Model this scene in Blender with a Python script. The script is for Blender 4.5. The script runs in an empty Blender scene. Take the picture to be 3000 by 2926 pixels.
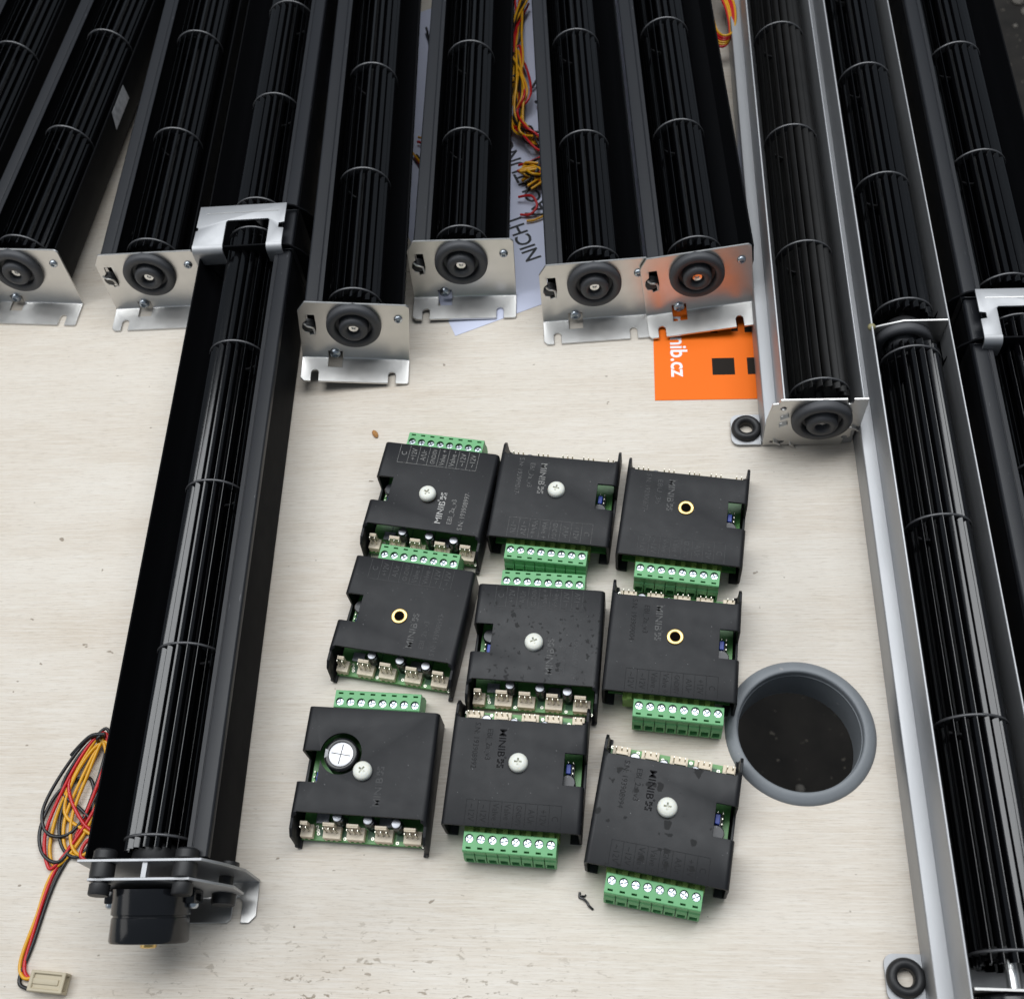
import bpy, bmesh, math, random
from mathutils import Vector, Matrix
S = 0.001                      # everything below is written in millimetres
R = math.radians
scene = bpy.context.scene
C = scene.collection

# ------------------------------------------------------------------ camera
cd = bpy.data.cameras.new('camera'); cam = bpy.data.objects.new('camera', cd); C.objects.link(cam)
cd.sensor_fit = 'HORIZONTAL'; cd.sensor_width = 36; cd.lens = 36 * 3310 / 3000
cd.clip_start = 0.02; cd.clip_end = 60
TILT, ROLL = R(30.38), R(-9.80)
fw = Vector((0, math.sin(TILT), -math.cos(TILT))); rx = Vector((1, 0, 0)); up = rx.cross(fw)
r2 = math.cos(ROLL) * rx + math.sin(ROLL) * up; u2 = -math.sin(ROLL) * rx + math.cos(ROLL) * up
m = Matrix((r2, u2, -fw)).transposed().to_4x4(); m.translation = Vector((0, 0, 517.3 * S)); cam.matrix_world = m
cd.dof.use_dof = True; cd.dof.focus_distance = 0.555; cd.dof.aperture_fstop = 17
scene.camera = cam

# ------------------------------------------------------------------ world, lamps, exposure
w = bpy.data.worlds.new('World'); scene.world = w; w.use_nodes = True
bg = w.node_tree.nodes['Background']; bg.inputs[0].default_value = (0.76, 0.87, 1.0, 1); bg.inputs[1].default_value = 0.23
def lamp(name, loc, target, sx, sy, power, col):
    ld = bpy.data.lights.new(name, 'AREA'); ld.shape = 'RECTANGLE'; ld.size = sx; ld.size_y = sy; ld.energy = power; ld.color = col
    o = bpy.data.objects.new(name, ld); C.objects.link(o); o.location = loc
    o.rotation_euler = (Vector(target) - Vector(loc)).to_track_quat('-Z', 'Y').to_euler(); return o
lamp('roof_light', (-0.05, 1.0, 2.3), (0, 0.45, 0), 3.7, 1.3, 80, (0.955, 0.98, 1.0))
lamp('side_light_west', (-3.0, 0.1, 1.5), (0, 0.25, 0), 1.8, 1.3, 9, (1.0, 0.97, 0.93))  # weak warm area lamp added from the left; no window known there
scene.view_settings.view_transform = 'Standard'; scene.view_settings.look = 'None'
scene.view_settings.exposure = -0.03; scene.view_settings.gamma = 1.0; scene.view_settings.use_curve_mapping = False
scene.render.engine = 'CYCLES'
scene.cycles.use_denoising = True; scene.cycles.adaptive_threshold = 0.02; scene.cycles.max_bounces = 8; scene.cycles.glossy_bounces = 5
scene.cycles.sample_clamp_indirect = 6; scene.cycles.caustics_reflective = False

# ------------------------------------------------------------------ materials
MATS = {}
def mat(name, col, rough=0.5, metal=0.0, spec=0.5, bump=0.0, bscale=300, var=0.0, vscale=40, rvar=0.0, sub=0.0, coat=0.0, stretch=(1, 1, 1), wear=None):
    """principled material; var: colour mottling, bump: fine relief, rvar: roughness mottling, wear: (colour, amount, scale) of light dust specks"""
    mt = bpy.data.materials.new(name); mt.use_nodes = True; nt = mt.node_tree; N = nt.nodes; L = nt.links
    b = N['Principled BSDF']; b.inputs['Base Color'].default_value = (*col, 1); b.inputs['Roughness'].default_value = rough
    b.inputs['Metallic'].default_value = metal; b.inputs['Specular IOR Level'].default_value = spec
    b.inputs['Coat Weight'].default_value = coat; b.inputs['Coat Roughness'].default_value = 0.08
    if sub: b.inputs['Subsurface Weight'].default_value = sub; b.inputs['Subsurface Scale'].default_value = 0.002; b.inputs['Subsurface Radius'].default_value = (1, .9, .7)
    tc = N.new('ShaderNodeTexCoord'); mp = N.new('ShaderNodeMapping'); L.new(tc.outputs['Object'], mp.inputs[0]); mp.inputs['Scale'].default_value = stretch
    cur = None
    if var:
        n = N.new('ShaderNodeTexNoise'); n.inputs['Scale'].default_value = vscale; n.inputs['Detail'].default_value = 5; L.new(mp.outputs[0], n.inputs[0])
        mx = N.new('ShaderNodeMix'); mx.data_type = 'RGBA'; L.new(n.outputs[0], mx.inputs[0])
        mx.inputs[6].default_value = (*[max(0, c * (1 - var)) for c in col], 1); mx.inputs[7].default_value = (*[min(1, c * (1 + var)) for c in col], 1)
        cur = mx.outputs[2]
    if wear:
        n = N.new('ShaderNodeTexNoise'); n.inputs['Scale'].default_value = wear[2]; n.inputs['Detail'].default_value = 2; L.new(mp.outputs[0], n.inputs[0])
        cr = N.new('ShaderNodeValToRGB'); cr.color_ramp.elements[0].position = wear[1]; cr.color_ramp.elements[1].position = wear[1] + 0.03; L.new(n.outputs[0], cr.inputs[0])
        mx = N.new('ShaderNodeMix'); mx.data_type = 'RGBA'; L.new(cr.outputs[0], mx.inputs[0])
        if cur: L.new(cur, mx.inputs[6])
        else: mx.inputs[6].default_value = (*col, 1)
        mx.inputs[7].default_value = (*wear[0], 1); cur = mx.outputs[2]
    if cur: L.new(cur, b.inputs['Base Color'])
    if rvar:
        n = N.new('ShaderNodeTexNoise'); n.inputs['Scale'].default_value = vscale * 1.7; n.inputs['Detail'].default_value = 4; L.new(mp.outputs[0], n.inputs[0])
        mr = N.new('ShaderNodeMapRange'); mr.inputs[3].default_value = max(0, rough - rvar); mr.inputs[4].default_value = min(1, rough + rvar); L.new(n.outputs[0], mr.inputs[0]); L.new(mr.outputs[0], b.inputs['Roughness'])
    if bump:
        n = N.new('ShaderNodeTexNoise'); n.inputs['Scale'].default_value = bscale; n.inputs['Detail'].default_value = 3; L.new(mp.outputs[0], n.inputs[0])
        bp = N.new('ShaderNodeBump'); bp.inputs['Strength'].default_value = bump; bp.inputs['Distance'].default_value = 0.0003; L.new(n.outputs[0], bp.inputs['Height']); L.new(bp.outputs[0], b.inputs['Normal'])
    MATS[name] = mt; return mt
mat('cover_black', (0.0085, 0.0088, 0.0105), 0.50, spec=.34, bump=.10, bscale=2500, rvar=.07, vscale=90, wear=((.25, .25, .25), .735, 900))
mat('housing_black', (0.004, 0.0042, 0.005), 0.6, spec=.06, bump=.05, bscale=1500, rvar=.06, vscale=60)
mat('blade_black', (0.002, 0.002, 0.0025), 0.12, spec=.62, wear=((.04, .04, .04), .76, 500), rvar=.05, vscale=60, bump=.05, bscale=120, stretch=(1, .15, 1))
mat('blade_dusty', (0.0075, 0.0072, 0.007), 0.45, spec=.25, rvar=.08, vscale=60, bump=.1, bscale=300, var=.5)
mat('ring_black', (0.05, 0.05, 0.053), 0.36, spec=1.0)
mat('rail_grey', (0.0095, 0.0105, 0.0135), 0.44, spec=.40, wear=((.12, .12, .13), .74, 700), rvar=.05, vscale=60, stretch=(1, .1, 1))
mat('motor_black', (0.006, 0.0065, 0.008), 0.16, bump=.05, bscale=1500)
mat('rubber', (0.055, 0.056, 0.061), 0.55, bump=.15, bscale=1800, var=.15, vscale=150)
mat('rubber_dark', (0.012, 0.012, 0.013), 0.5, bump=.1, bscale=1800)
mat('galvanised', (0.66, 0.65, 0.63), 0.36, 1.0, rvar=.05, vscale=120, var=.06)
mat('bracket_metal', (0.44, 0.445, 0.455), 0.58, 1.0, rvar=.06, vscale=90)
mat('aluminium', (0.43, 0.435, 0.445), 0.55, 1.0, bump=.06, bscale=700, rvar=.08, vscale=40, var=.08, stretch=(1, .2, 1))
mat('steel_shaft', (0.75, 0.75, 0.74), 0.22, 1.0)
mat('steel_screw', (0.50, 0.54, 0.58), 0.30, 1.0, var=.25, vscale=500)
mat('brass', (0.86, 0.60, 0.24), 0.38, 1.0)
mat('nylon', (0.80, 0.80, 0.72), 0.42, sub=.25, var=.05, vscale=200)
mat('terminal_green', (0.15, 0.43, 0.18), 0.5, bump=.08, bscale=1200, var=.06, vscale=200)
mat('header_green', (0.20, 0.34, 0.07), 0.5)
mat('slot_dark', (0.015, 0.06, 0.02), 0.7)
mat('board_green', (0.11, 0.33, 0.085), 0.35, var=.45, vscale=170, bump=.1, bscale=400)
mat('solder_mask_dark', (0.03, 0.13, 0.05), 0.4)
mat('connector_cream', (0.84, 0.725, 0.56), 0.55, bump=.05, bscale=900)
mat('pin_metal', (0.62, 0.60, 0.52), 0.35, 1.0)
mat('cap_sleeve', (0.012, 0.013, 0.017), 0.3, wear=((.30, .32, .38), .62, 420))
mat('cap_top', (0.45, 0.46, 0.49), 0.45, 1.0, var=.4, vscale=600)
mat('jumper_blue', (0.02, 0.06, 0.42), 0.4)
mat('print_grey', (0.20, 0.195, 0.185), 0.6, wear=((.07, .07, .07), .58, 800))
mat('print_bright', (0.42, 0.41, 0.39), 0.5, wear=((.08, .08, .08), .56, 900))
mat('print_mid', (0.085, 0.084, 0.082), 0.6, wear=((.03, .03, .03), .52, 700))
mat('print_faint', (0.034, 0.034, 0.035), 0.6, wear=((.0085, .0088, .0105), .58, 500))
mat('print_ghost', (0.0056, 0.0056, 0.0064), 0.6, spec=.25, wear=((.0085, .0088, .0105), .52, 500))
mat('print_dark', (0.0045, 0.0045, 0.005), 0.7, spec=.15, wear=((.0085, .0088, .0105), .57, 500))
mat('card_orange', (0.96, 0.175, 0.006), 0.6, spec=.25, var=.04, vscale=20)
mat('card_black', (0.016, 0.012, 0.009), 0.75, spec=.2)
mat('card_white', (0.92, 0.88, 0.90), 0.5)
mat('paper', (0.66, 0.69, 0.85), 0.7, bump=.3, bscale=25, var=.03, vscale=15)
mat('ink', (0.012, 0.014, 0.02), 0.6)
mat('wire_red', (0.55, 0.012, 0.015), 0.35)
mat('wire_yellow', (0.72, 0.36, 0.012), 0.35)
mat('wire_black', (0.012, 0.012, 0.013), 0.38)
mat('plug_cream', (0.52, 0.45, 0.32), 0.55, var=.08, vscale=120)
mat('grommet_grey', (0.20, 0.215, 0.23), 0.5, bump=.15, bscale=1500, var=.10, vscale=90, wear=((.28, .28, .28), .71, 160))
mat('crumb', (0.42, 0.20, 0.06), 0.8, var=.4, vscale=400)
mat('label_paper', (0.35, 0.35, 0.36), 0.5, var=.6, vscale=300)
mat('glue', (0.30, 0.27, 0.14), 0.3)
def spotted(name, dens, dark):
    mt = mat(name, (0.0105, 0.0108, 0.0125), 0.44, spec=.34, bump=.10, bscale=2500, rvar=.08, vscale=90, wear=((.2, .2, .2), .745, 800)); nt = mt.node_tree; N = nt.nodes; L = nt.links
    b = N['Principled BSDF']; src = b.inputs['Base Color'].links[0].from_socket; rs = b.inputs['Roughness'].links[0].from_socket
    tc = N['Texture Coordinate']; v = N.new('ShaderNodeTexVoronoi'); v.inputs['Scale'].default_value = dens; v.inputs['Randomness'].default_value = 1
    nn = N.new('ShaderNodeTexNoise'); nn.inputs['Scale'].default_value = dens * 2; va = N.new('ShaderNodeVectorMath'); va.operation = 'MULTIPLY_ADD'
    L.new(tc.outputs['Object'], nn.inputs[0]); L.new(nn.outputs[1], va.inputs[0]); va.inputs[1].default_value = (.003, .003, .003); L.new(tc.outputs['Object'], va.inputs[2]); L.new(va.outputs[0], v.inputs['Vector'])
    sp = N.new('ShaderNodeSeparateColor'); L.new(v.outputs['Color'], sp.inputs[0])
    mu = N.new('ShaderNodeMath'); mu.operation = 'MULTIPLY'; L.new(sp.outputs[0], mu.inputs[0]); L.new(sp.outputs[1], mu.inputs[1])
    th = N.new('ShaderNodeMath'); th.operation = 'MULTIPLY'; L.new(mu.outputs[0], th.inputs[0]); th.inputs[1].default_value = .55
    lt = N.new('ShaderNodeMath'); lt.operation = 'LESS_THAN'; L.new(v.outputs['Distance'], lt.inputs[0]); L.new(th.outputs[0], lt.inputs[1])
    mx = N.new('ShaderNodeMix'); mx.data_type = 'RGBA'; L.new(lt.outputs[0], mx.inputs[0]); L.new(src, mx.inputs[6]); mx.inputs[7].default_value = (dark, dark, dark * 1.05, 1); L.new(mx.outputs[2], b.inputs['Base Color'])
    m2 = N.new('ShaderNodeMix'); L.new(lt.outputs[0], m2.inputs[0]); L.new(rs, m2.inputs[2]); m2.inputs[3].default_value = .62; L.new(m2.outputs[0], b.inputs['Roughness'])
spotted('cover_spotted', 380, 0.007); spotted('cover_blotched', 190, 0.006)

def table_material():
    mt = bpy.data.materials.new('laminate'); mt.use_nodes = True; nt = mt.node_tree; N = nt.nodes; L = nt.links; b = N['Principled BSDF']
    tc = N.new('ShaderNodeTexCoord')
    def mapped(scale, rot=R(10.5)):
        r_ = N.new('ShaderNodeMapping'); r_.inputs['Rotation'].default_value = (0, 0, rot); L.new(tc.outputs['Object'], r_.inputs[0])
        s_ = N.new('ShaderNodeMapping'); s_.inputs['Scale'].default_value = scale; L.new(r_.outputs[0], s_.inputs[0]); return s_.outputs[0]
    def noise(vec, scale, detail=4, rough=.55, dist=0):
        n = N.new('ShaderNodeTexNoise'); n.inputs['Scale'].default_value = scale; n.inputs['Detail'].default_value = detail; n.inputs['Roughness'].default_value = rough; n.inputs['Distortion'].default_value = dist; L.new(vec, n.inputs[0]); return n.outputs[0]
    def ramp(src, a, b_, ca=(0, 0, 0, 1), cb=(1, 1, 1, 1)):
        c = N.new('ShaderNodeValToRGB'); c.color_ramp.elements[0].position = a; c.color_ramp.elements[1].position = b_; c.color_ramp.elements[0].color = ca; c.color_ramp.elements[1].color = cb; L.new(src, c.inputs[0]); return c.outputs[0]
    def mix(fac, a, b_):
        mx = N.new('ShaderNodeMix'); mx.data_type = 'RGBA'
        if isinstance(fac, float): mx.inputs[0].default_value = fac
        else: L.new(fac, mx.inputs[0])
        for s_, v in ((6, a), (7, b_)):
            if isinstance(v, tuple): mx.inputs[s_].default_value = v
            else: L.new(v, mx.inputs[s_])
        return mx.outputs[2]
    def mul(a, b_):
        n = N.new('ShaderNodeMath'); n.operation = 'MULTIPLY'
        for i, v in enumerate((a, b_)):
            if isinstance(v, float): n.inputs[i].default_value = v
            else: L.new(v, n.inputs[i])
        return n.outputs[0]
    broad = noise(mapped((1.6, 9, 1)), 3.5, 4, .6, .4)
    base = mix(ramp(broad, .30, .72), (0.625, 0.54, 0.44, 1), (0.74, 0.68, 0.595, 1))
    fine = noise(mapped((1.0, 30, 1)), 34, 6, .7, .15)
    base = mix(mul(ramp(fine, .44, .62), .55), base, (0.785, 0.74, 0.67, 1))
    dark = noise(mapped((1.0, 17, 1)), 85, 5, .7, .2)
    base = mix(mul(ramp(dark, .54, .70), .48), base, (0.42, 0.345, 0.265, 1))
    hair = noise(mapped((1.0, 22, 1)), 140, 3, .6, .1)
    base = mix(mul(ramp(hair, .58, .68), .42), base, (0.34, 0.28, 0.22, 1))
    # worn and stained patch along the near edge (px: the lower left part of the table top)
    g = N.new('ShaderNodeTexGradient'); g.gradient_type = 'SPHERICAL'
    gm = N.new('ShaderNodeMapping'); gm.vector_type = 'TEXTURE'; gm.inputs['Location'].default_value = (-0.10, 0.035, 0); gm.inputs['Scale'].default_value = (0.17, 0.085, 1); gm.inputs['Rotation'].default_value = (0, 0, R(-10)); L.new(tc.outputs['Object'], gm.inputs[0]); L.new(gm.outputs[0], g.inputs[0])
    st = ramp(noise(mapped((1.0, 1.9, 1)), 150, 5, .65, .5), .60, .63)
    area = ramp(g.outputs[1], .05, .6)
    base = mix(mul(mul(st, area), .9), base, (0.20, 0.145, 0.085, 1))
    sp = noise(mapped((1, 1.4, 1)), 150, 2, .5)
    base = mix(mul(ramp(sp, .735, .76), .7), base, (0.17, 0.12, 0.07, 1))
    L.new(base, b.inputs['Base Color'])
    b.inputs['Roughness'].default_value = .48
    rl = noise(mapped((1.0, 24, 1)), 40, 4, .6); mr = N.new('ShaderNodeMapRange'); mr.inputs[3].default_value = .40; mr.inputs[4].default_value = .60; L.new(rl, mr.inputs[0]); L.new(mr.outputs[0], b.inputs['Roughness'])
    bp = N.new('ShaderNodeBump'); bp.inputs['Strength'].default_value = .22; bp.inputs['Distance'].default_value = .0003; L.new(fine, bp.inputs['Height']); L.new(bp.outputs[0], b.inputs['Normal'])
    MATS['laminate'] = mt
table_material()
def ground_material():
    mt = mat('ground', (0.020, 0.017, 0.014), 0.9, var=.9, vscale=25, bump=1.0, bscale=60, wear=((.14, .12, .095), .69, 120))
ground_material()

# ------------------------------------------------------------------ mesh helpers (millimetres)
class MB:
    def __init__(s): s.v = []; s.f = []
    def add(s, vs, fs, M=None):
        o = len(s.v)
        for v in vs:
            v = Vector(v)
            if M is not None: v = M @ v
            s.v.append((v.x, v.y, v.z))
        s.f += [tuple(i + o for i in f) for f in fs]; return s
    def box(s, x0, x1, y0, y1, z0, z1, M=None):
        vs = [(x, y, z) for z in (z0, z1) for y in (y0, y1) for x in (x0, x1)]
        return s.add(vs, [(0, 2, 3, 1), (4, 5, 7, 6), (0, 1, 5, 4), (1, 3, 7, 5), (3, 2, 6, 7), (2, 0, 4, 6)], M)
    def prism(s, poly, a0, a1, axis='y', M=None):
        """closed 2-D polygon extruded along an axis. axis y: poly=(x,z); x: poly=(y,z); z: poly=(x,y)"""
        n = len(poly)
        def P(p, a): return (p[0], a, p[1]) if axis == 'y' else ((a, p[0], p[1]) if axis == 'x' else (p[0], p[1], a))
        vs = [P(p, a0) for p in poly] + [P(p, a1) for p in poly]
        area = sum(poly[i][0] * poly[(i + 1) % n][1] - poly[(i + 1) % n][0] * poly[i][1] for i in range(n))
        flip = (area > 0) if axis == 'y' else (area < 0)
        fs = [tuple(range(n - 1, -1, -1)), tuple(range(n, 2 * n))] + [(i, (i + 1) % n, n + (i + 1) % n, n + i) for i in range(n)]
        if flip: fs = [tuple(reversed(f)) for f in fs]
        return s.add(vs, fs, M)
    def lathe(s, prof, n=32, M=None, closed=False):
        """profile of (r, h) turned about the local z axis"""
        vs = []; fs = []; k = len(prof)
        for i in range(n):
            a = 2 * math.pi * i / n
            for r, h in prof: vs.append((r * math.cos(a), r * math.sin(a), h))
        for i in range(n):
            j = (i + 1) % n
            for q in range(k if closed else k - 1):
                q2 = (q + 1) % k; fs.append((i * k + q, j * k + q, j * k + q2, i * k + q2))
        if not closed:
            if prof[0][0] > 1e-6: fs.append(tuple(i * k for i in range(n - 1, -1, -1)))
            if prof[-1][0] > 1e-6: fs.append(tuple(i * k + k - 1 for i in range(n)))
        return s.add(vs, fs, M)
    def tube(s, pts, r, n=8, M=None, smooth=6):
        P = [Vector(p) for p in pts]
        if smooth and len(P) > 2:
            Q = []
            for i in range(len(P) - 1):
                p0 = P[max(i - 1, 0)]; p1 = P[i]; p2 = P[i + 1]; p3 = P[min(i + 2, len(P) - 1)]
                for t in range(smooth):
                    u = t / smooth
                    Q.append(.5 * ((2 * p1) + (p2 - p0) * u + (2 * p0 - 5 * p1 + 4 * p2 - p3) * u * u + (3 * p1 - p0 - 3 * p2 + p3) * u ** 3))
            Q.append(P[-1]); P = Q
        vs = []; fs = []; nrm = None
        for i, p in enumerate(P):
            t = (P[min(i + 1, len(P) - 1)] - P[max(i - 1, 0)]).normalized()
            if nrm is None: nrm = t.orthogonal().normalized()
            nrm = (nrm - t * nrm.dot(t)).normalized(); bn = t.cross(nrm)
            for k in range(n):
                a = 2 * math.pi * k / n; vs.append(p + r * (math.cos(a) * nrm + math.sin(a) * bn))
        for i in range(len(P) - 1):
            for k in range(n):
                k2 = (k + 1) % n; fs.append((i * n + k, i * n + k2, (i + 1) * n + k2, (i + 1) * n + k))
        fs.append(tuple(range(n - 1, -1, -1))); fs.append(tuple((len(P) - 1) * n + k for k in range(n)))
        return s.add(vs, fs, M)
    def mesh(s, name, bevel=0.0, sharp=32, segs=2, cut=None, weld=False):
        me = bpy.data.meshes.new(name); me.from_pydata([(x * S, y * S, z * S) for x, y, z in s.v], [], s.f)
        bm = bmesh.new(); bm.from_mesh(me)
        if weld: bmesh.ops.remove_doubles(bm, verts=bm.verts, dist=1e-6)
        bmesh.ops.recalc_face_normals(bm, faces=bm.faces); bm.to_mesh(me); bm.free()
        if cut is not None: me = boolean(me, cut)
        if bevel: me = bevelled(me, bevel, segs)
        finish(me, sharp); return me
def finish(me, sharp=32):
    bm = bmesh.new(); bm.from_mesh(me)
    for f in bm.faces: f.smooth = True
    for e in bm.edges: e.smooth = (len(e.link_faces) == 2 and e.calc_face_angle(3.14) < R(sharp))
    bm.to_mesh(me); bm.free()
def evaluated(o):
    dg = bpy.context.evaluated_depsgraph_get(); dg.update()
    me = bpy.data.meshes.new_from_object(o.evaluated_get(dg)); return me
def boolean(me, cutter):
    o = bpy.data.objects.new('work', me); C.objects.link(o)
    k = bpy.data.objects.new('work_cut', cutter.mesh('work_cut')); C.objects.link(k)
    md = o.modifiers.new('b', 'BOOLEAN'); md.object = k; md.operation = 'DIFFERENCE'; md.solver = 'EXACT'
    r = evaluated(o); bpy.data.objects.remove(o); bpy.data.objects.remove(k); return r
def bevelled(me, wd, segs=2):
    o = bpy.data.objects.new('work', me); C.objects.link(o)
    md = o.modifiers.new('b', 'BEVEL'); md.width = wd * S; md.segments = segs; md.limit_method = 'ANGLE'; md.angle_limit = R(35); md.use_clamp_overlap = True
    r = evaluated(o); bpy.data.objects.remove(o); return r
def obj(name, me, material, parent=None, loc=(0, 0, 0), rot=(0, 0, 0), mw=None):
    """link mesh data as one object; the first user of a mesh sets its material"""
    if isinstance(me, MB): me = me.mesh(name)
    mt = MATS[material]
    if not me.materials: me.materials.append(mt)
    o = bpy.data.objects.new(name, me); C.objects.link(o)
    if me.materials[0] != mt: o.material_slots[0].link = 'OBJECT'; o.material_slots[0].material = mt
    o.location = Vector(loc) * S; o.rotation_euler = rot
    if mw is not None: mm = mw.copy(); mm.translation = mm.translation * S; o.matrix_local = mm
    if parent is not None: o.parent = parent
    return o
def tag(o, label, cat, group=None, kind=None):
    if label: o['label'] = label
    if cat: o['category'] = cat
    if group: o['group'] = group
    if kind: o['kind'] = kind
    return o
def thing(name, label, cat, mw, group=None):
    o = bpy.data.objects.new(name, None); C.objects.link(o); o.empty_display_size = .01
    mm = mw.copy(); mm.translation = mm.translation * S; o.matrix_world = mm
    return tag(o, label, cat, group)
T = Matrix.Translation
def RX(d): return Matrix.Rotation(R(d), 4, 'X')
def RY(d): return Matrix.Rotation(R(d), 4, 'Y')
def RZ(d): return Matrix.Rotation(R(d), 4, 'Z')
def arc(cx, cy, r, a0, a1, n):
    return [(cx + r * math.cos(R(a0 + (a1 - a0) * i / n)), cy + r * math.sin(R(a0 + (a1 - a0) * i / n))) for i in range(n + 1)]
_tcache = {}
def text_geo(txt, size, bold=0.0):
    if (txt, size, bold) in _tcache: return _tcache[(txt, size, bold)]
    cu = bpy.data.curves.new('t', 'FONT'); cu.body = txt; cu.size = size; cu.resolution_u = 3; cu.align_x = 'LEFT'; cu.offset = bold
    o = bpy.data.objects.new('t', cu); C.objects.link(o); me = evaluated(o); bpy.data.objects.remove(o)
    r = ([tuple(v.co) for v in me.vertices], [tuple(p.vertices) for p in me.polygons]); _tcache[(txt, size, bold)] = r; return r
def put_text(mb, txt, size, M, width=None, bold=0.0):
    vs, fs = text_geo(txt, size, bold)
    if not vs: return
    x1 = max(v[0] for v in vs); k = (width / x1) if width else 1
    if k != 1: vs = [(v[0] * k, v[1], v[2]) for v in vs]
    mb.add(vs, fs, M)

# ------------------------------------------------------------------ the setting: ground, table
AX = 79.2                                        # direction in which the blowers run over the table
TB = RZ(AX - 90)                                 # table frame: x across, y along
g = MB(); g.box(-6000, 6000, -6000, 6000, -760, -740); tag(obj('ground', g, 'ground'), None, None, kind='structure')
rnd = random.Random(4)
gv = MB()
for i in range(420):
    x, y = rnd.uniform(150, 1150), rnd.uniform(250, 1800)
    if i > 300: x, y = rnd.uniform(60, 420), rnd.uniform(-100, 320)
    r_ = rnd.uniform(3, 11)
    M = T((x, y, -740 + r_ * .3)) @ RZ(rnd.uniform(0, 360)) @ RX(rnd.uniform(-20, 20))
    pr = [(r_ * .05, r_ * .5), (r_ * .6, r_ * .42), (r_ * rnd.uniform(.85, 1.1), 0), (r_ * .6, -r_ * .4), (r_ * .05, -r_ * .5)]
    b0 = len(gv.v); gv.lathe(pr, 7, M)
mat('pebble', (0.16, 0.145, 0.125), 0.85, var=.5, vscale=9)
tag(obj('gravel', gv, 'pebble'), 'loose pebbles on the dark ground beside and under the table', 'gravel', kind='stuff')
tb = MB(); tb.box(-640, 238, -260, 716, -25, 0)
hx, hy = 113.3, 153.9                            # cable outlet
hl = TB.inverted() @ Vector((hx, hy, 0))
hc = MB(); hc.lathe([(30.4, -40), (30.4, 10)], 64, T((hl.x, hl.y, 0)))
table = obj('table', tb.mesh('table', cut=hc, bevel=.8), 'laminate'); table.matrix_world = TB
# keep the wood texture in world axes: object coordinates of the table frame are already along the boards
tag(table, 'pale wood-grain laminate table top under all the blowers and modules', 'table')
# (mapping angle is relative to the table frame)
for n_ in MATS['laminate'].node_tree.nodes:
    if n_.bl_idname == 'ShaderNodeMapping' and abs(n_.inputs['Rotation'].default_value[2] - R(10.5)) < 1e-4: n_.inputs['Rotation'].default_value[2] = R(-0.6)
    if n_.bl_idname == 'ShaderNodeMapping' and n_.vector_type == 'TEXTURE':
        lo = TB.inverted() @ Vector((-0.10, 0.035, 0)); n_.inputs['Location'].default_value = lo; n_.inputs['Rotation'].default_value[2] = 0
cg = thing('cable_grommet', 'round grey plastic cable outlet ring let into the table top', 'cable grommet', T((hx, hy, 0)))
pr = [(28.5, -26), (28.5, .9), (28.7, 1.9), (29.1, 2.3), (29.6, 2.4), (31.0, 2.3), (32.8, 1.7), (34.0, .9), (34.5, .05), (30.2, -.1), (30.2, -26)]
obj('ring', MB().lathe([(r_, z) for r_, z in pr], 72, closed=True).mesh('ring', sharp=60), 'grommet_grey', cg)
obj('sleeve_rib', MB().lathe([(28.55, -1.6), (28.1, -1.9), (28.1, -2.3), (28.55, -2.6)], 72, closed=True).mesh('sleeve_rib'), 'grommet_grey', cg)

# ------------------------------------------------------------------ impeller: blades, rings, shaft
NB = 19
def blade_mesh(length, key=[{}]):
    if length in key[0]: return key[0][length]
    mb = MB(); pts = []
    # forward-curved slat: section from r 11.4 to r 15
    a = [(11.2, -1.8), (12.3, -.2), (13.3, 2.4), (14.3, 6.2), (15.0, 11.2)]
    outer = [(r_ * math.sin(R(t)), r_ * math.cos(R(t))) for r_, t in a]
    inner = [((r_ - .42) * math.sin(R(t + .5)), (r_ - .42) * math.cos(R(t + .5))) for r_, t in reversed(a)]
    tip = [(15.12 * math.sin(R(12.0)), 15.12 * math.cos(R(12.0))), (15.02 * math.sin(R(12.7)), 15.02 * math.cos(R(12.7)))]
    mb.prism(outer + tip + inner, 0, length, 'y')
    key[0][length] = mb.mesh('blade', sharp=80); return key[0][length]
_ring = {}
def impeller(parent, y0, y1, rings, zc=28, material='blade_black', dx=0, phase=0.0, flip=False):
    """wheel whose blades run from y0 to y1, with the stiffening rings at the given y"""
    mb = MB(); mb.lathe([(2.5, 0), (2.5, y1 - y0 + 9)], 12, T((0, y1 + 4, 0)) @ RX(90))
    for yy in (rings[0] + 1.5, rings[-1] - 1.5): mb.lathe([(11, -.5), (11, .5)], 24, T((0, yy, 0)) @ RX(90))
    sh = obj('impeller', mb, 'rubber_dark', parent, (dx, 0, zc))
    if 'r' not in _ring:
        _ring['r'] = MB().lathe([(15.0, -.62), (15.3, -.45), (15.45, -.15), (15.45, .15), (15.3, .45), (15.0, .62), (11.0, .5), (11.0, -.5)], 44, RX(90), closed=True).mesh('ring', sharp=30)
    for yy in rings: obj('ring', _ring['r'], 'ring_black', sh, (0, yy, 0))
    bm_ = blade_mesh(round(y1 - y0, 1))
    for k in range(NB):
        a = 360 / NB * k + phase
        Mx = T((0, y0, 0)) @ RY(a) @ (Matrix.Scale(-1, 4, (1, 0, 0)) if flip else Matrix.Identity(4))
        obj('blade', bm_, material, sh, mw=Mx)
    return sh

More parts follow.
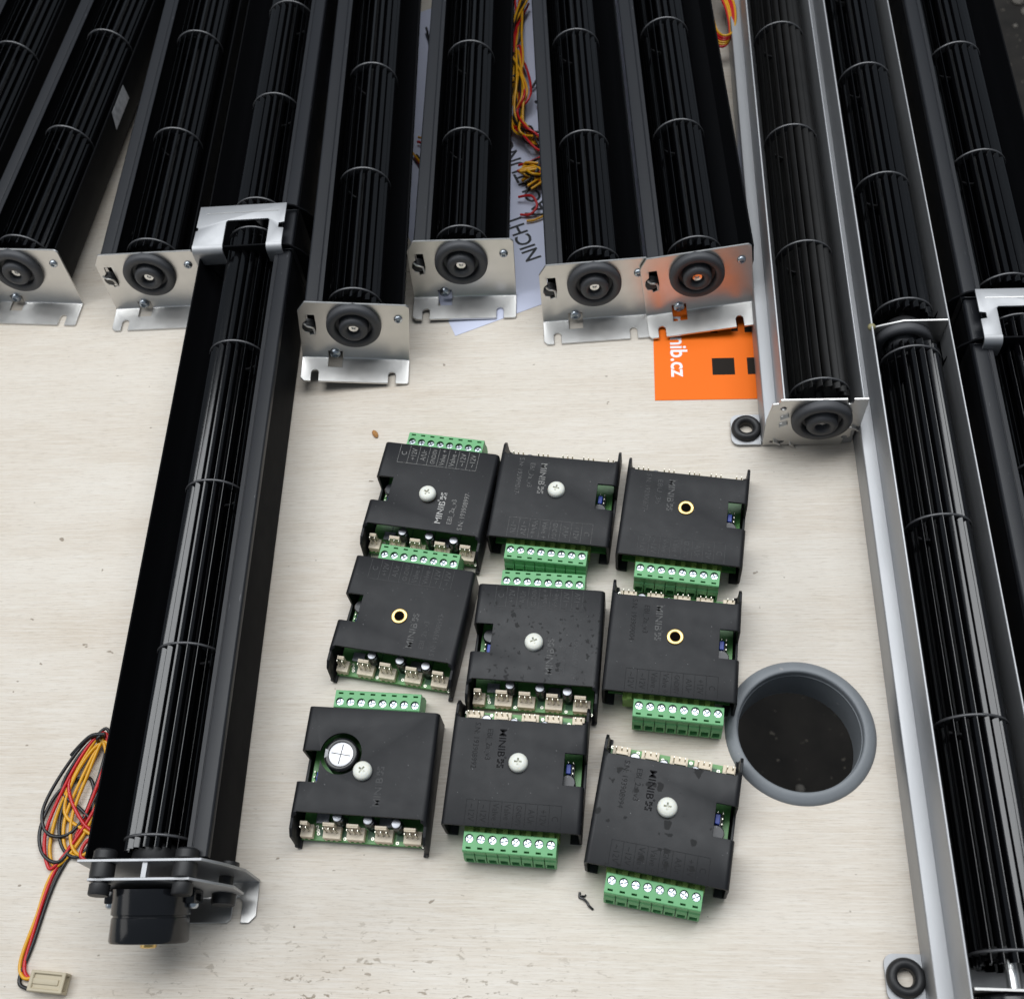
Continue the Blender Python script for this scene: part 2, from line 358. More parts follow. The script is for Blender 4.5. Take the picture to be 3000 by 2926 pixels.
# ------------------------------------------------------------------ type A blower: black tray, galvanised foot plate with rubber bearing
PROF_A = [(-17.2, 39.4), (-25.4, 39.4), (-26.0, 38.8), (-26.0, 1.5), (12, 1.5), (19.5, 5), (24.6, 14), (27.4, 27), (27.6, 40.0), (26.7, 40.2), (25.9, 34), (24.2, 27), (21.4, 20.5), (17, 15), (11, 11.5), (3, 10.2), (-6, 11), (-12, 14.2), (-15.4, 18.5), (-17.4, 24.5), (-18.3, 32), (-18.0, 38.6)]
RAIL_A = [(-16.8, 39.42), (-16.8, 40.3), (-19.0, 40.5), (-19.3, 40.0), (-19.7, 40.5), (-25.6, 40.5), (-26.4, 40.0), (-26.4, 36.5), (-26.03, 36.5), (-26.03, 39.42)]
def make_end_plate():
    t = 1.2; tau = R(7); H = 43
    o = [(-18.2, 0), (-2.2, 0)] + arc(-2.2, 2.2, 2.2, -90, 0 - 7, 4)
    x0, z0 = o[-1]; o.append((x0 + math.sin(tau) * (H - z0), z0 + math.cos(tau) * (H - z0)))
    i = [(o[-1][0] - t * math.cos(tau), o[-1][1] + t * math.sin(tau))] + list(reversed(arc(-2.2, 2.2, 1.0, -90, -7, 3))) + [(-18.2, t)]
    mb = MB().prism(o + i, -30.5, 30.5, 'x')
    c = MB()
    for cx in (-22.6, 21.0): c.prism([(cx - 2.1, -30), (cx + 2.1, -30), (cx + 2.1, -12.4)] + arc(cx, -12.4, 2.1, 0, 180, 6)[1:-1] + [(cx - 2.1, -12.4)], -3, 4, 'z')
    c.box(-15.6, -7.6, -8.0, 5, -2, 6.2)
    # ragged cut-out at the clip side
    c.prism([(-30.0 + 4, 33.5), (-21.6, 33.5), (-21.2, 24), (-21.8, 19.5), (-25.0, 18.4), (-25.2, 20.2), (-27.8, 20.8), (-28.8, 23.5), (-28.2, 27), (-26.3, 29)], -10, 20, 'y')
    # chamfered corners
    c.prism([(-31, 35.2), (-31, 60), (-20, 60), (-25.5, 44.2)], -10, 30, 'y'); c.prism([(31, 40.6), (31, 60), (24, 60), (28.4, 43.2)], -10, 30, 'y')
    c.prism([(-31, -20), (-31, -15.4), (-26.8, -20)], -2, 4, 'z'); c.prism([(31, -20), (31, -16.8), (28.2, -20)], -2, 4, 'z')
    return mb.mesh('end_plate', cut=c, bevel=.18, segs=1, sharp=28)
PLATE_A = make_end_plate()
BEARING = MB().lathe([(15.1, -.5), (15.3, 1.2), (15.1, 3.2), (14.3, 4.3), (12.6, 4.7), (10.9, 4.4), (10.2, 3.4), (10.0, .9), (8.4, .7), (8.1, 2.2), (7.9, 5.2), (7.2, 6.2), (5.6, 6.6), (4.0, 6.2), (3.5, 5.2), (3.3, 1.2), (0, 1.2)], 48).mesh('bearing', sharp=50)
SHAFT = MB().lathe([(3.2, 0), (3.2, 2.2), (2.6, 2.7), (1.2, 2.5), (.9, 1.8), (0, 1.8)], 24).mesh('shaft_end', sharp=40)
SCREW = MB().lathe([(2.5, 0), (2.5, .7), (2.2, 1.5), (1.5, 2.0), (1.1, 2.1), (.9, 1.2), (0, 1.2)], 18).mesh('screw', sharp=50)
def foot_plate(parent):
    p = obj('end_plate', PLATE_A, 'galvanised', parent)
    def on(x, z, out=0.0): return T((0, -1.0, 0)) @ RX(-7) @ T((x, -out, z)) @ RX(90)
    obj('bearing', BEARING, 'rubber', p, mw=on(0, 28)); obj('shaft_end', SHAFT, 'steel_shaft', p, mw=on(0, 28, 1.0))
    obj('screw', SCREW, 'steel_screw', p, mw=on(24.6, 33)); obj('screw', SCREW, 'steel_screw', p, mw=T((-11.6, -.6, 5.0)) @ RX(80) @ Matrix.Scale(1.25, 4))
    cl = MB().tube([(-27, -1.4, 31), (-25.4, -1.8, 29.2), (-23.2, -1.6, 28.2), (-22.2, -1.0, 26.4), (-21.9, -.2, 20.5)], .55, 8, smooth=4)
    obj('spring_clip', cl, 'galvanised', p)
    nb = MB().lathe([(3.6, -4), (3.6, 0), (3.0, .8), (1.4, 1.1), (0, 1.1)], 20, T((-25.2, .9, 24.4)) @ RX(97))
    obj('plug', nb, 'rubber_dark', p); return p
def housing(parent, y0, y1, prof, material, mirror=False, name='housing', bevel=.25):
    pr_ = [(-x, z) for x, z in prof] if mirror else prof
    if prof is PROF_A: obj('rail', MB().prism([(-x, z) for x, z in RAIL_A] if mirror else RAIL_A, y0, y1, 'y').mesh('rail', bevel=.15, segs=1), 'rail_grey', parent)
    o = obj(name, MB().prism(pr_, y0, y1, 'y').mesh(name, bevel=bevel, segs=1, sharp=24), material, parent); return o
GA = 'short blowers with bearing plates facing the modules'
def blower_a(label, x, y, ang, roll=0.0, lift=0.0, length=320, step=92, phase=0.0, group=GA, wide=0.0):
    M = T((x, y, lift)) @ RZ(ang - 90) @ RY(-roll)
    t = thing('tangential_blower', label, 'blower', M, group)
    foot_plate(t); housing(t, 5.5, length, [(x_ + wide if x_ > 18 else x_, z_) for x_, z_ in PROF_A] if wide else PROF_A, 'housing_black')
    if wide: obj('rail', MB().prism(RAIL_A, 5.5, length, 'y').mesh('rail', bevel=.15, segs=1), 'rail_grey', t)
    rings = [15 + step * i for i in range(int((length - 25) / step) + 1)]
    impeller(t, 9.5, length - 6, rings, phase=phase)
    obj('far_plate', MB().prism([(-30, 1.5), (30, 1.5), (30, 43), (-30, 43)], length, length + 1.2, 'y').mesh('far_plate', bevel=.2), 'galvanised', t)
    mo = MB().lathe([(17.5, 0), (17.5, 24), (16.5, 25), (0, 25)], 32, T((0, length + 4, 28)) @ RX(-90)); obj('motor', mo.mesh('motor', bevel=.4), 'motor_black', t)
    return t
FA = {}
FA[0] = blower_a('black blower cut off by the upper left corner, beside the one with a label sticker', -331, 505, 76.2, length=300, phase=5)
FA[1] = blower_a('black blower with a pale label sticker, its bearing plate cut by the picture edge', -268.3, 500.8, 75.5, length=300, phase=2)
FA[2] = blower_a('slanted black blower whose bearing plate is half hidden by the long motor blower', -187.7, 479.2, 80.8, length=285, phase=8)
FA[4] = blower_a('black blower tilted sideways, its bearing plate standing closest to the modules', -74.3, 411.5, 81.8, roll=-8.5, lift=4.6, length=335, phase=4)
FA[5] = blower_a('black blower whose bearing plate stands on the corner of the white paper', -6.7, 446.2, 80.7, roll=-2, lift=1.2, length=305, step=79, phase=1)
FA[6] = blower_a('black blower pressed against the one above the orange leaflet, paper under its outer side', 65.8, 414.4, 83.0, length=330, phase=6)
FA[7] = blower_a('black blower with its foot plate resting on the orange leaflet, mirrored orange in its steel', 124.7, 405.0, 82.9, roll=6.2, lift=4.2, length=330, phase=3, wide=4.2)
# label sticker on the side of blower 1
sk = MB(); sk.prism([(120, 28), (150, 28), (150, 38.5), (124, 38.5)], 27.75, 27.85, 'x'); obj('sticker', sk, 'label_paper', FA[1])

# ------------------------------------------------------------------ twin blowers (two wheels in line, joined by a bridge bracket)
def bracket(parent, y, mirror, metal='bracket_metal'):
    """bridge over the joint between two wheels; y: rear edge of the bar; strip side is -x unless mirrored"""
    k = -1 if mirror else 1
    zt = 46.5; b = obj('bracket', MB().prism([(-22, y), (29.5, y), (29.8, y - 16), (28.6, y - 16.4), (28.6, y - 18.5), (29.8, y - 19), (30.2, y - 30), (12.5, y - 30), (12.5, y - 12.6), (11.5, y - 11.6), (-12.0, y - 11.6), (-13.0, y - 12.6), (-13.0, y - 30), (-22, y - 30), (-22.0, y - 19.5), (-18.8, y - 19), (-18.8, y - 15.5), (-22, y - 15)] if not mirror else [(-x_, y_) for x_, y_ in [(-22, y), (29.5, y), (29.8, y - 16), (28.6, y - 16.4), (28.6, y - 18.5), (29.8, y - 19), (30.2, y - 30), (12.5, y - 30), (12.5, y - 12.6), (11.5, y - 11.6), (-12.0, y - 11.6), (-13.0, y - 12.6), (-13.0, y - 30), (-22, y - 30), (-22.0, y - 19.5), (-18.8, y - 19), (-18.8, y - 15.5), (-22, y - 15)]], zt - 1.2, zt, 'z').mesh('bracket', bevel=.25, segs=2), metal, parent)
    # rolled front lips turning down
    for x0, x1 in ((12.5, 30.2), (-22, -13)):
        q = MB(); a = arc(y - 30, zt - 4.2, 4.2, 90, 180, 7); a2 = arc(y - 30, zt - 4.2, 3.0, 180, 90, 7)
        q.prism(a + [(y - 34.2, zt - 12), (y - 33.0, zt - 12)] + a2, k * x0, k * x1, 'x'); obj('lip', q.mesh('lip', sharp=40), metal, b)
    q = MB()
    for x0, x1 in ((-18, 25),): q.box(min(k * x0, k * x1), max(k * x0, k * x1), y - 6.2, y - 5.6, zt, zt + .12)
    obj('crease', q, 'galvanised', b)
    # black webs running down past the strip side
    web = [(12, 46.0), (-22, 46.0), (-26, 44.6), (-32, 39.5), (-36.5, 31), (-38, 20), (-38, 1.5), (-28.4, 1.5), (-28.4, 41.5), (-14.5, 41.5), (-15.6, 36), (-14, 30), (12, 44.4)]
    web = [(k * x_, z) for x_, z in web]
    for yy in (y - 1.2, y - 31.6): obj('web', MB().prism(web, yy, yy + 1.2, 'y').mesh('web', bevel=.2, segs=1), 'housing_black', b)
    obj('side_web', MB().prism([(k * -36.4, 1.5), (k * -37.6, 1.5), (k * -37.6, 22), (k * -36.4, 26)], y - 31, y - 1, 'y').mesh('side_web'), 'housing_black', b)
    return b
GT = 'long blowers with two wheels in line'
# F3: motor end towards the camera
M3 = T((-177.6, 145.5, 0)) @ RZ(81.1 - 90)
F3 = thing('tangential_blower', 'long black blower with its motor end and loose coloured wires in front', 'blower', M3, GT)
housing(F3, -9, 330, PROF_A, 'housing_black', True); housing(F3, 331, 640, PROF_A, 'housing_black', True)
impeller(F3, -5, 352, [0, 88, 176.5, 265, 348], phase=7, flip=True)
impeller(F3, 366, 635, [371, 461, 551, 630], phase=3, flip=True)
bracket(F3, 362, True)
pl = obj('mounting_plate', MB().prism([(-27.8, 46), (-27.8, 30), (-29, 8), (-29, 1.5), (38.5, 1.5), (38.5, 24), (32, 37.5), (26, 46)], -11.9, -10.7, 'y').mesh('mounting_plate', bevel=.15, segs=1), 'bracket_metal', F3)
obj('flange', MB().prism([(6, -10.7), (38.4, -10.7), (38.4, -26.2), (35.5, -29.2), (31.6, -29.2), (31.6, -20), (29.4, -18), (27.2, -20), (27.2, -27.6), (25.5, -29.2), (6, -29.2)], .2, 1.4, 'z').mesh('flange', bevel=.15, segs=1), 'galvanised', pl)
pl2 = obj('motor_plate', MB().prism([(-22.4, 45), (-22.4, 14), (-10, 6), (12, 6), (35, 12), (35, 27), (21.5, 45)], -19.4, -18.2, 'y').mesh('motor_plate', bevel=.15, segs=1), 'bracket_metal', F3)
for bx_ in (-17.6, 18.2):
    ra = 1
    bu = MB().lathe([(0, 0), (3.9, 0), (4.4, .6), (4.4, 4.6), (3.0, 5.2), (3.0, 6.6), (5.0, 7.0), (5.2, 9), (5.0, 12.9), (3.0, 13.2), (3.0, 14.4), (4.9, 14.8), (4.9, 18.0), (4.2, 18.8), (0, 18.8)], 24, T((bx_, -25, 42)) @ RX(-90))
    obj('rubber_bush', bu.mesh('rubber_bush', sharp=40), 'rubber_dark', F3)
obj('rubber_bush', MB().lathe([(0, 0), (5, 0), (5.4, 1), (5.4, 6), (3.2, 7), (3.2, 14), (5, 15), (5, 18), (0, 18)], 20, T((27, -24, 14)) @ RX(-90)).mesh('rubber_bush', sharp=40), 'rubber_dark', F3)
mo = MB().lathe([(16.6, 0), (16.6, -10.0), (16.5, -10.4), (15.7, -10.6), (15.7, -11.4), (16.2, -11.6), (16.5, -20.6), (15.9, -21.6), (14.9, -21.8), (0, -21.8)], 56, RX(-90))
mo_ = obj('motor', mo.mesh('motor', sharp=40), 'motor_black', F3, mw=T((0, -19.5, 27.5)) @ RX(11))
obj('shaft_bush', MB().lathe([(3.4, 0), (3.4, 1.6), (2.8, 2.0), (1.5, 2.0), (1.4, .6), (0, .6)], 20, T((0, -21.7, 0)) @ RX(90)).mesh('shaft_bush'), 'brass', mo_)
for sx in (-1, 1):
    ear = obj('motor_ear', MB().box(sx * 16.5 - 3.5, sx * 16.5 + 3.5, -6, -.2, -7, 4).mesh('motor_ear', bevel=.8), 'motor_black', mo_)
    obj('screw', SCREW, 'steel_screw', mo_, mw=T((sx * 18, -6, 0)) @ RX(90))
obj('spacer', MB().box(.5, 2.6, -18.2, -11.9, 41.5, 44.8).mesh('spacer'), 'bracket_metal', pl2)
obj('coupling', MB().lathe([(0, 0), (9.5, 0), (11, 3), (11, 6.5), (9, 8.5), (0, 8.5)], 28, T((0, -10.5, 28)) @ RX(-90)).mesh('coupling', sharp=40), 'rubber_dark', F3)
# its loose wires
def W(pts): return [(x, y, z) for x, y, z in pts]
Mi3 = M3.inverted()
def wire(parent, inv, pts, material, r=.85, name='wire'):
    pts = [tuple(inv @ Vector(p)) for p in pts]
    return obj(name, MB().tube(pts, r, 8, smooth=7).mesh(name, sharp=60), material, parent)
wire(F3, Mi3, [(-168, 140, 22), (-190, 150, 5), (-214, 158, 2), (-221, 160, 2.5), (-224, 153, 3), (-217, 150, 2), (-213, 158, 2.2), (-224, 169, 3), (-231, 188, 3.8), (-221, 206, 4.5), (-213, 209, 5), (-211, 190, 3.5), (-221, 170, 2.5), (-235, 152, 2), (-240, 152, 2), (-241, 168, 3), (-229, 194, 4.6), (-217, 209, 5.2), (-213, 200, 3), (-226, 166, 1.4), (-238, 146, 1), (-245.5, 121, 1), (-248, 108, 1.2), (-243, 101.5, 1.6)], 'wire_red')
wire(F3, Mi3, [(-166, 139, 20), (-190, 149, 4), (-211, 157, 1.3), (-223, 165, 2), (-233, 175, 2.2), (-229, 190, 3.4), (-220, 203, 4), (-213, 205, 4), (-214, 190, 2.5), (-222, 166, 1.5), (-235, 151, 1.3), (-239.5, 159, 1.5), (-236, 177, 2.2), (-225, 198, 4), (-216, 208, 4.5), (-214, 188, 1.7), (-227, 160, 1), (-238.5, 147, .9), (-244, 130, .9), (-250, 112, .9), (-248, 104.5, 1.4), (-242, 103.6, 1.8)], 'wire_yellow')
wire(F3, Mi3, [(-164, 138, 18), (-190, 147, 4), (-212, 162, 1.4), (-226, 176, 2), (-234.5, 186, 3), (-228, 199, 4), (-219, 208, 5), (-213, 212, 4.5), (-212, 200, 2), (-219, 180, 1), (-229, 165, 2.6), (-240, 166, 3.2), (-243, 178, 3.4), (-233, 196, 4.2), (-220, 209, 5.4), (-214, 203, 2.4), (-224, 172, .9), (-233, 153, 2.4), (-242, 157, 2.8), (-244, 170, 2.6), (-236, 186, 2.2), (-222, 190, 1), (-221, 170, .8), (-236, 145, .8), (-245, 118, .8), (-250, 104, 1), (-246, 99.6, 1.4), (-241.5, 99.3, 1.8)], 'wire_black')
for k_, (col_, dx_, dy_) in enumerate((('wire_yellow', 5, 3), ('wire_black', 3, 6), ('wire_yellow', 9, 5))):
    wire(F3, Mi3, [(-209, 206 + dy_ * .3, 2 + k_ * .5), (-219 + dx_ * .5, 203 + dy_, 3 + k_ * .6), (-231 + dx_, 186 + dy_, 2.4 + k_ * .7), (-238 + dx_, 170 + dy_ * .6, 1.6 + k_ * .5), (-236 + dx_ * .8, 157 + dy_ * .4, 1.5 + k_ * .4), (-227 + dx_ * .5, 155 - dy_ * .3, 1.6 + k_ * .5), (-216 + dx_ * .3, 166 - dy_ * .5, 2 + k_ * .4), (-206, 176 - dy_, 2.5)], col_)
wire(F3, Mi3, [(-213.5, 206, 1.5), (-214.5, 208.5, 6), (-216.5, 207, 7), (-217.5, 206, 3)], 'wire_black', .9, 'cable_tie')
wire(F3, Mi3, [(-213, 208.5, 7), (-219, 209, 7), (-224, 206.5, 6), (-230.4, 201.8, 4)], 'wire_black', 1.1, 'cable_tie')
pg = MB().box(-8, 8, -4.3, 4.3, .3, 6.3)
pc = MB(); pc.box(-6.4, 6.4, -3.0, 3.0, 5.2, 8); pc.box(6.6, 9, -3.2, 3.2, 1.2, 5.6)
for q in (-2.5, 0, 2.5): pc.box(-9, -5, q - .9, q + .9, 1.2, 4.2)
pg_o = obj('plug', pg.mesh('plug', cut=pc, bevel=.3, segs=1), 'plug_cream', F3, mw=Mi3 @ T((-235.4, 100.2, 0)) @ RZ(-14))
obj('rib', MB().box(-7.2, 5.2, -1.2, 1.2, 5.0, 5.8).mesh('rib', bevel=.2), 'plug_cream', pg_o)
# F10: at the table's edge
M10 = T((275.8, 347.0, 0)) @ RZ(79.0 - 90)
F10 = thing('tangential_blower', 'long black blower along the outer table edge, bracket bridging its two wheels', 'blower', M10, GT)
housing(F10, 1, 395, PROF_A, 'housing_black'); housing(F10, -300, 0, PROF_A, 'housing_black')
impeller(F10, 10.5, 390, [15, 106, 197, 288, 379, 386], phase=1); impeller(F10, -298, -8, [-295, -281, -190, -99, -12], phase=9)
bracket(F10, 2, False)

# ------------------------------------------------------------------ type B blowers: bare aluminium trays
PROF_B = [(-27.5, .6), (-27.5, 17.4), (-26.9, 18), (-20.5, 18), (-20.5, 41), (-19.4, 41), (-19.4, 15.5), (-14, 11), (-6, 9.6), (6, 9.6), (13.5, 12.5), (17.8, 18), (18.6, 41), (19.5, 41), (19.5, .6)]
def lug(parent, y):
    l_ = obj('mounting_lug', MB().prism([(-27.6, y - 9.5), (-27.6, y + 9.5), (-39, y + 9.5)] + arc(-39.0, y + 5.5, 4, 90, 180, 4)[1:] + arc(-39.0, y - 5.5, 4, 180, 270, 4) , .6, 2.0, 'z').mesh('mounting_lug', bevel=.2, segs=1, cut=MB().lathe([(5.0, -4), (5.0, 8)], 32, T((-35.0, y, 0)))), 'aluminium', parent)
    obj('rubber_grommet', MB().lathe([(7.2, .1), (7.9, 1), (7.9, 3.6), (7.0, 5.2), (5.4, 5.6), (3.9, 4.8), (3.5, 3.2), (3.5, .1)], 36, T((-35.0, y, 0)), closed=True).mesh('rubber_grommet', sharp=50), 'rubber_dark', l_)
GB = 'bare aluminium tray blowers'
M8 = T((162.8, 304.3, 0)) @ RZ(79.2 - 90)                 # plate plane at y = 0
F8 = thing('tangential_blower', 'aluminium tray blower with dusty wheel, ending in a pale plate beside the orange leaflet', 'blower', M8, GB)
housing(F8, 1.4, 440, PROF_B, 'aluminium'); impeller(F8, 8.5, 432, [13, 105, 195, 286, 377, 428], material='blade_dusty', phase=3)
pB = MB().prism([(-27, 1.0), (13.5, 1.0), (14.2, 6), (17.5, 8.5), (17.0, 14), (21, 18.5), (21.3, 42), (14.0, 42), (14.0, 39), (12.4, 37.6), (11, 39), (11, 42), (-22, 42), (-22.4, 38.8), (-25.5, 38.2), (-27.2, 24)], 0, 1.2, 'y')
cB = MB()
for x_, z_ in ((-19.8, 35), (14.5, 8)): cB.lathe([(1.6, -6), (1.6, 6)], 14, T((x_, 0, z_)) @ RX(90))
cB.box(-20.4, -16.6, -4, 5, 26.6, 28.2); cB.box(-20.4, -16.6, -4, 5, 20.2, 21.6); cB.box(-23.6, -16.2, -4, 5, 3.6, 5.0); cB.box(15.6, 25, -4, 5, 16.2, 17.4)
p8 = obj('end_plate', pB.mesh('end_plate', cut=cB, bevel=.15, segs=1), 'galvanised', F8)
for x_, z_, r_ in ((-18.5, 27.8, -35), (-18.5, 21.3, -35), (-20, 4.6, 35), (-11.5, 1.6, 50), (18.6, 17, 40)):
    obj('tab', MB().box(-2.4, 2.4, -1.6, .2, -.5, .5, T((x_, 0, z_)) @ RY(r_)).mesh('tab', bevel=.2, segs=1), 'galvanised', p8)
obj('bearing', BEARING, 'rubber', p8, mw=T((0, -.2, 27)) @ RX(90)); obj('shaft_end', SHAFT, 'steel_shaft', p8, mw=T((0, -.6, 27)) @ RX(90))
lug(F8, 9.5)
M9 = T((162.3, 45.0, 0)) @ RZ(79.2 - 90)                  # y = 0 below the near wheel end
F9 = thing('tangential_blower', 'long aluminium tray blower with glossy black wheels, grommet lug at its near end', 'blower', M9, GB)
housing(F9, -22, 690, PROF_B, 'aluminium')
impeller(F9, -6, 292, [-1.5, 92, 189, 287], phase=2); impeller(F9, 313, 684, [318, 409, 500, 591, 680], phase=6)
p9 = obj('bearing_plate', MB().prism([(-19, 12), (17, 14), (17.8, 22), (18.2, 42.5), (-4, 42.5), (-14, 39.2), (-19, 37.2)], 303, 304.2, 'y').mesh('bearing_plate', bevel=.15, segs=1), 'galvanised', F9)
obj('bearing', BEARING, 'rubber', p9, mw=T((-2, 303, 26.5)) @ RX(90)); obj('hub', MB().lathe([(0, 0), (12, 0), (12.5, 3), (9, 8), (0, 8)], 28, T((-1, 304, 27)) @ RX(-90)).mesh('hub', sharp=50), 'rubber_dark', p9)
gl = MB(); gl.lathe([(0, -1.6), (1.7, -1), (2.2, 0), (1.5, 1.3), (0, 1.7)], 10, T((-19.9, 302, 39.5)) @ RX(30)); obj('glue_blob', gl.mesh('glue_blob', sharp=80), 'glue', F9)
p9b = obj('end_plate', MB().prism([(-19, 9.6), (18, 9.6), (18, 42), (-19, 42)], -16.2, -15, 'y').mesh('end_plate', bevel=.15, segs=1), 'galvanised', F9)
obj('shaft_end', MB().lathe([(3, 0), (3, 12)], 16, T((0, -15, 28)) @ RX(-90)).mesh('shaft_end'), 'steel_shaft', p9b)
obj('motor', MB().lathe([(16, 0), (17, 1), (17, 20), (0, 20)], 40, T((0, -17, 28)) @ RX(90)).mesh('motor', sharp=40), 'motor_black', F9)
lug(F9, -7.5)

# ------------------------------------------------------------------ control modules
def cover_mesh(cap_hole=False):
    # C-shaped shell section with rounded bends and inward bottom lips
    Rb = 2.4; t = 1.3; W_ = 31; H = 20
    out = [(-25.5, 0.0)] + arc(-W_ + Rb, Rb, Rb, 270, 180, 4) + arc(-W_ + Rb, H - Rb, Rb, 180, 90, 5) + arc(W_ - Rb, H - Rb, Rb, 90, 0, 5) + arc(W_ - Rb, Rb, Rb, 0, -90, 4) + [(25.5, 0.0)]
    ri = Rb - t
    inn = [(25.5, t)] + arc(W_ - Rb, Rb, ri, -90, 0, 3) + arc(W_ - Rb, H - Rb, ri, 0, 90, 3) + arc(-W_ + Rb, H - Rb, ri, 90, 180, 3) + arc(-W_ + Rb, Rb, ri, 180, 270, 3) + [(-25.5, t)]
    me = MB().prism(out + inn, -36.6, 24.5, 'y').mesh('cover')
    cuts = [MB().box(-28.3, 28.3, -40, -24.5, -5, 30),                           # open front between the cheeks
            MB().prism([(-40, 3.5), (-35.9, 3.5), (-34.6, 14.2), (-31.6, 17.2), (-27.0, 17.6), (-24.4, 20.5), (-24.4, 26), (-40, 26)], -40, 40, 'x'),   # cheek outline
            MB().box(-40, -21.4, -11.0, 3.6, 5.2, 30)]                            # jumper notch
    if cap_hole: cuts.append(MB().lathe([(9.7, 12), (9.7, 30)], 48, T((-12.3, 2.8, 0))))
    for c in cuts: me = boolean(me, c)
    me = bevelled(me, .28, 2); finish(me, 40); return me
COVER, COVER_CAP = cover_mesh(), cover_mesh(True)
def terminal_mesh():
    P_ = 5.15; x0 = -20.6; x1 = 20.6
    mb = MB().prism([(25.9, 2.0), (36.2, 2.0), (36.2, 6.8), (35.2, 10.6), (34.6, 11.2), (34.6, 15.7), (34.2, 16.1), (26.3, 16.1), (25.9, 15.7)], x0, x1, 'x')
    c = MB()
    for i in range(8):
        cx = x0 + P_ * (i + .5)
        c.lathe([(1.95, 12.6), (1.95, 20)], 20, T((cx, 29.0, 0)))
        c.box(cx - 1.15, cx + 1.15, 32.6, 33.5, 13.5, 20)
        c.box(cx - 1.65, cx + 1.65, 32.4, 40, 3.0, 8.0)
        if i: c.box(cx - P_ / 2 - .2, cx - P_ / 2 + .2, 34.2, 40, 1, 15.3)
    return mb.mesh('terminal_block', cut=c, bevel=0, sharp=25)
TERM = terminal_mesh()
TSCREW = MB().lathe([(1.85, 12.5), (1.85, 14.6), (1.6, 14.9), (0, 14.95)], 18).mesh('screw', cut=MB().prism([(-.3, -1.5), (.3, -1.5), (.3, -.3), (1.5, -.3), (1.5, .3), (.3, .3), (.3, 1.5), (-.3, 1.5), (-.3, .3), (-1.5, .3), (-1.5, -.3), (-.3, -.3)], 13.3, 17, 'z'), sharp=40)
def header_mesh():
    mb = MB(); mb.box(-21.2, 21.2, 20.0, 25.85, 3.25, 12.6)
    for i in range(8): mb.box(-20.6 + 5.15 * (i + .5) - 1.2, -20.6 + 5.15 * (i + .5) + 1.2, 22, 25.8, 12.61, 14.0)
    return mb.mesh('header', bevel=.15, segs=1)
HEADER = header_mesh()
def connector_mesh(n):
    w_ = (8.1 if n == 3 else 5.7) / 2; wb = (-w_ + .7, w_ - 2.0 if n == 3 else w_ - 1.6)
    mb = MB(); mb.box(-w_, w_, -32.5, -26.8, 3.22, 6.9); mb.box(*wb, -27.9, -26.9, 6.91, 13.2); mb.box(*wb, -28.5, -27.91, 11.4, 12.9)
    for q in range(n): mb.box(-w_ + .5 + q * 2.5, -w_ + 1.7 + q * 2.5, -32.9, -32.51, 3.22, 4.2)
    return mb.mesh('connector', bevel=.12, segs=1)
CONN = {3: connector_mesh(3), 2: connector_mesh(2)}
PIN = MB().prism([(-.32, 6.0), (.32, 6.0), (.32, 13.4), (.15, 13.9), (-.15, 13.9), (-.32, 13.4)], -.32, .32, 'y').mesh('pin')
CAPM = MB().lathe([(2.5, 3.25), (2.5, 14.2), (2.3, 14.8), (2.15, 15.0), (2.05, 14.6), (0, 14.6)], 22).mesh('capacitor', sharp=60)
CAPT = MB().lathe([(2.0, 14.65), (2.0, 14.85), (1.5, 14.95), (0, 15.0)], 22).mesh('cap_top', sharp=60)
def board_mesh():
    mb = MB(); mb.box(-28.6, 28.6, -33.0, 19.5, 1.6, 3.2); return mb.mesh('circuit_board', bevel=.1, segs=1)
BOARD = board_mesh()
TRACES = MB()
_r = random.Random(3)
for cx in (-19.4, -8.4, 3.6, 17.2):
    TRACES.box(cx - 1.6, cx + 1.6, -31.0, -27.1, 3.2, 3.26); TRACES.box(cx - .3, cx + .3, -27.1, -16, 3.2, 3.26)
TRACES = TRACES.mesh('trace')
VIAS = MB()
for cx, cy in ((-21, -30), (-8.4, -31.5), (4.4, -30.6), (-22, -27), (16.0, -31.8), (28, -32.5), (-21.4, -28.6)): VIAS.lathe([(.35, 3.2), (.75, 3.2), (.75, 3.3), (.35, 3.3)], 14, T((cx, cy, 0)), closed=True)
VIAS = VIAS.mesh('solder_pad')
NSCREW = MB().lathe([(4.35, 20.05), (4.4, 20.8), (4.2, 21.9), (3.6, 22.6), (2.4, 22.95), (0, 23.05)], 40).mesh('nylon_screw', cut=MB().prism([(-.4, -1.7), (.4, -1.7), (.4, -.4), (1.7, -.4), (1.7, .4), (.4, .4), (.4, 1.7), (-.4, 1.7), (-.4, .4), (-1.7, .4), (-1.7, -.4), (-.4, -.4)], 21.6, 25, 'z'), sharp=40)
WASHER = MB().lathe([(2.4, 20.02), (4.1, 20.02), (4.1, 21.0), (2.4, 21.0)], 36, closed=True).mesh('washer')
RIVET = MB().lathe([(2.3, 20.02), (3.95, 20.02), (4.0, 20.35), (3.85, 20.55), (3.3, 20.62), (2.6, 20.58), (2.3, 20.4)], 40, closed=True).mesh('rivet', sharp=60)
RSHADE = MB().lathe([(2.29, 20.03), (2.29, 20.1), (0, 20.1)], 24).mesh('rivet_hole_shade')  # black disc on the uncut cover, painting the darkness inside the rivet
mat('hole_shade', (0.004, 0.003, 0.002), 0.9, spec=.05)  # shade of the rivet bore put into the colour
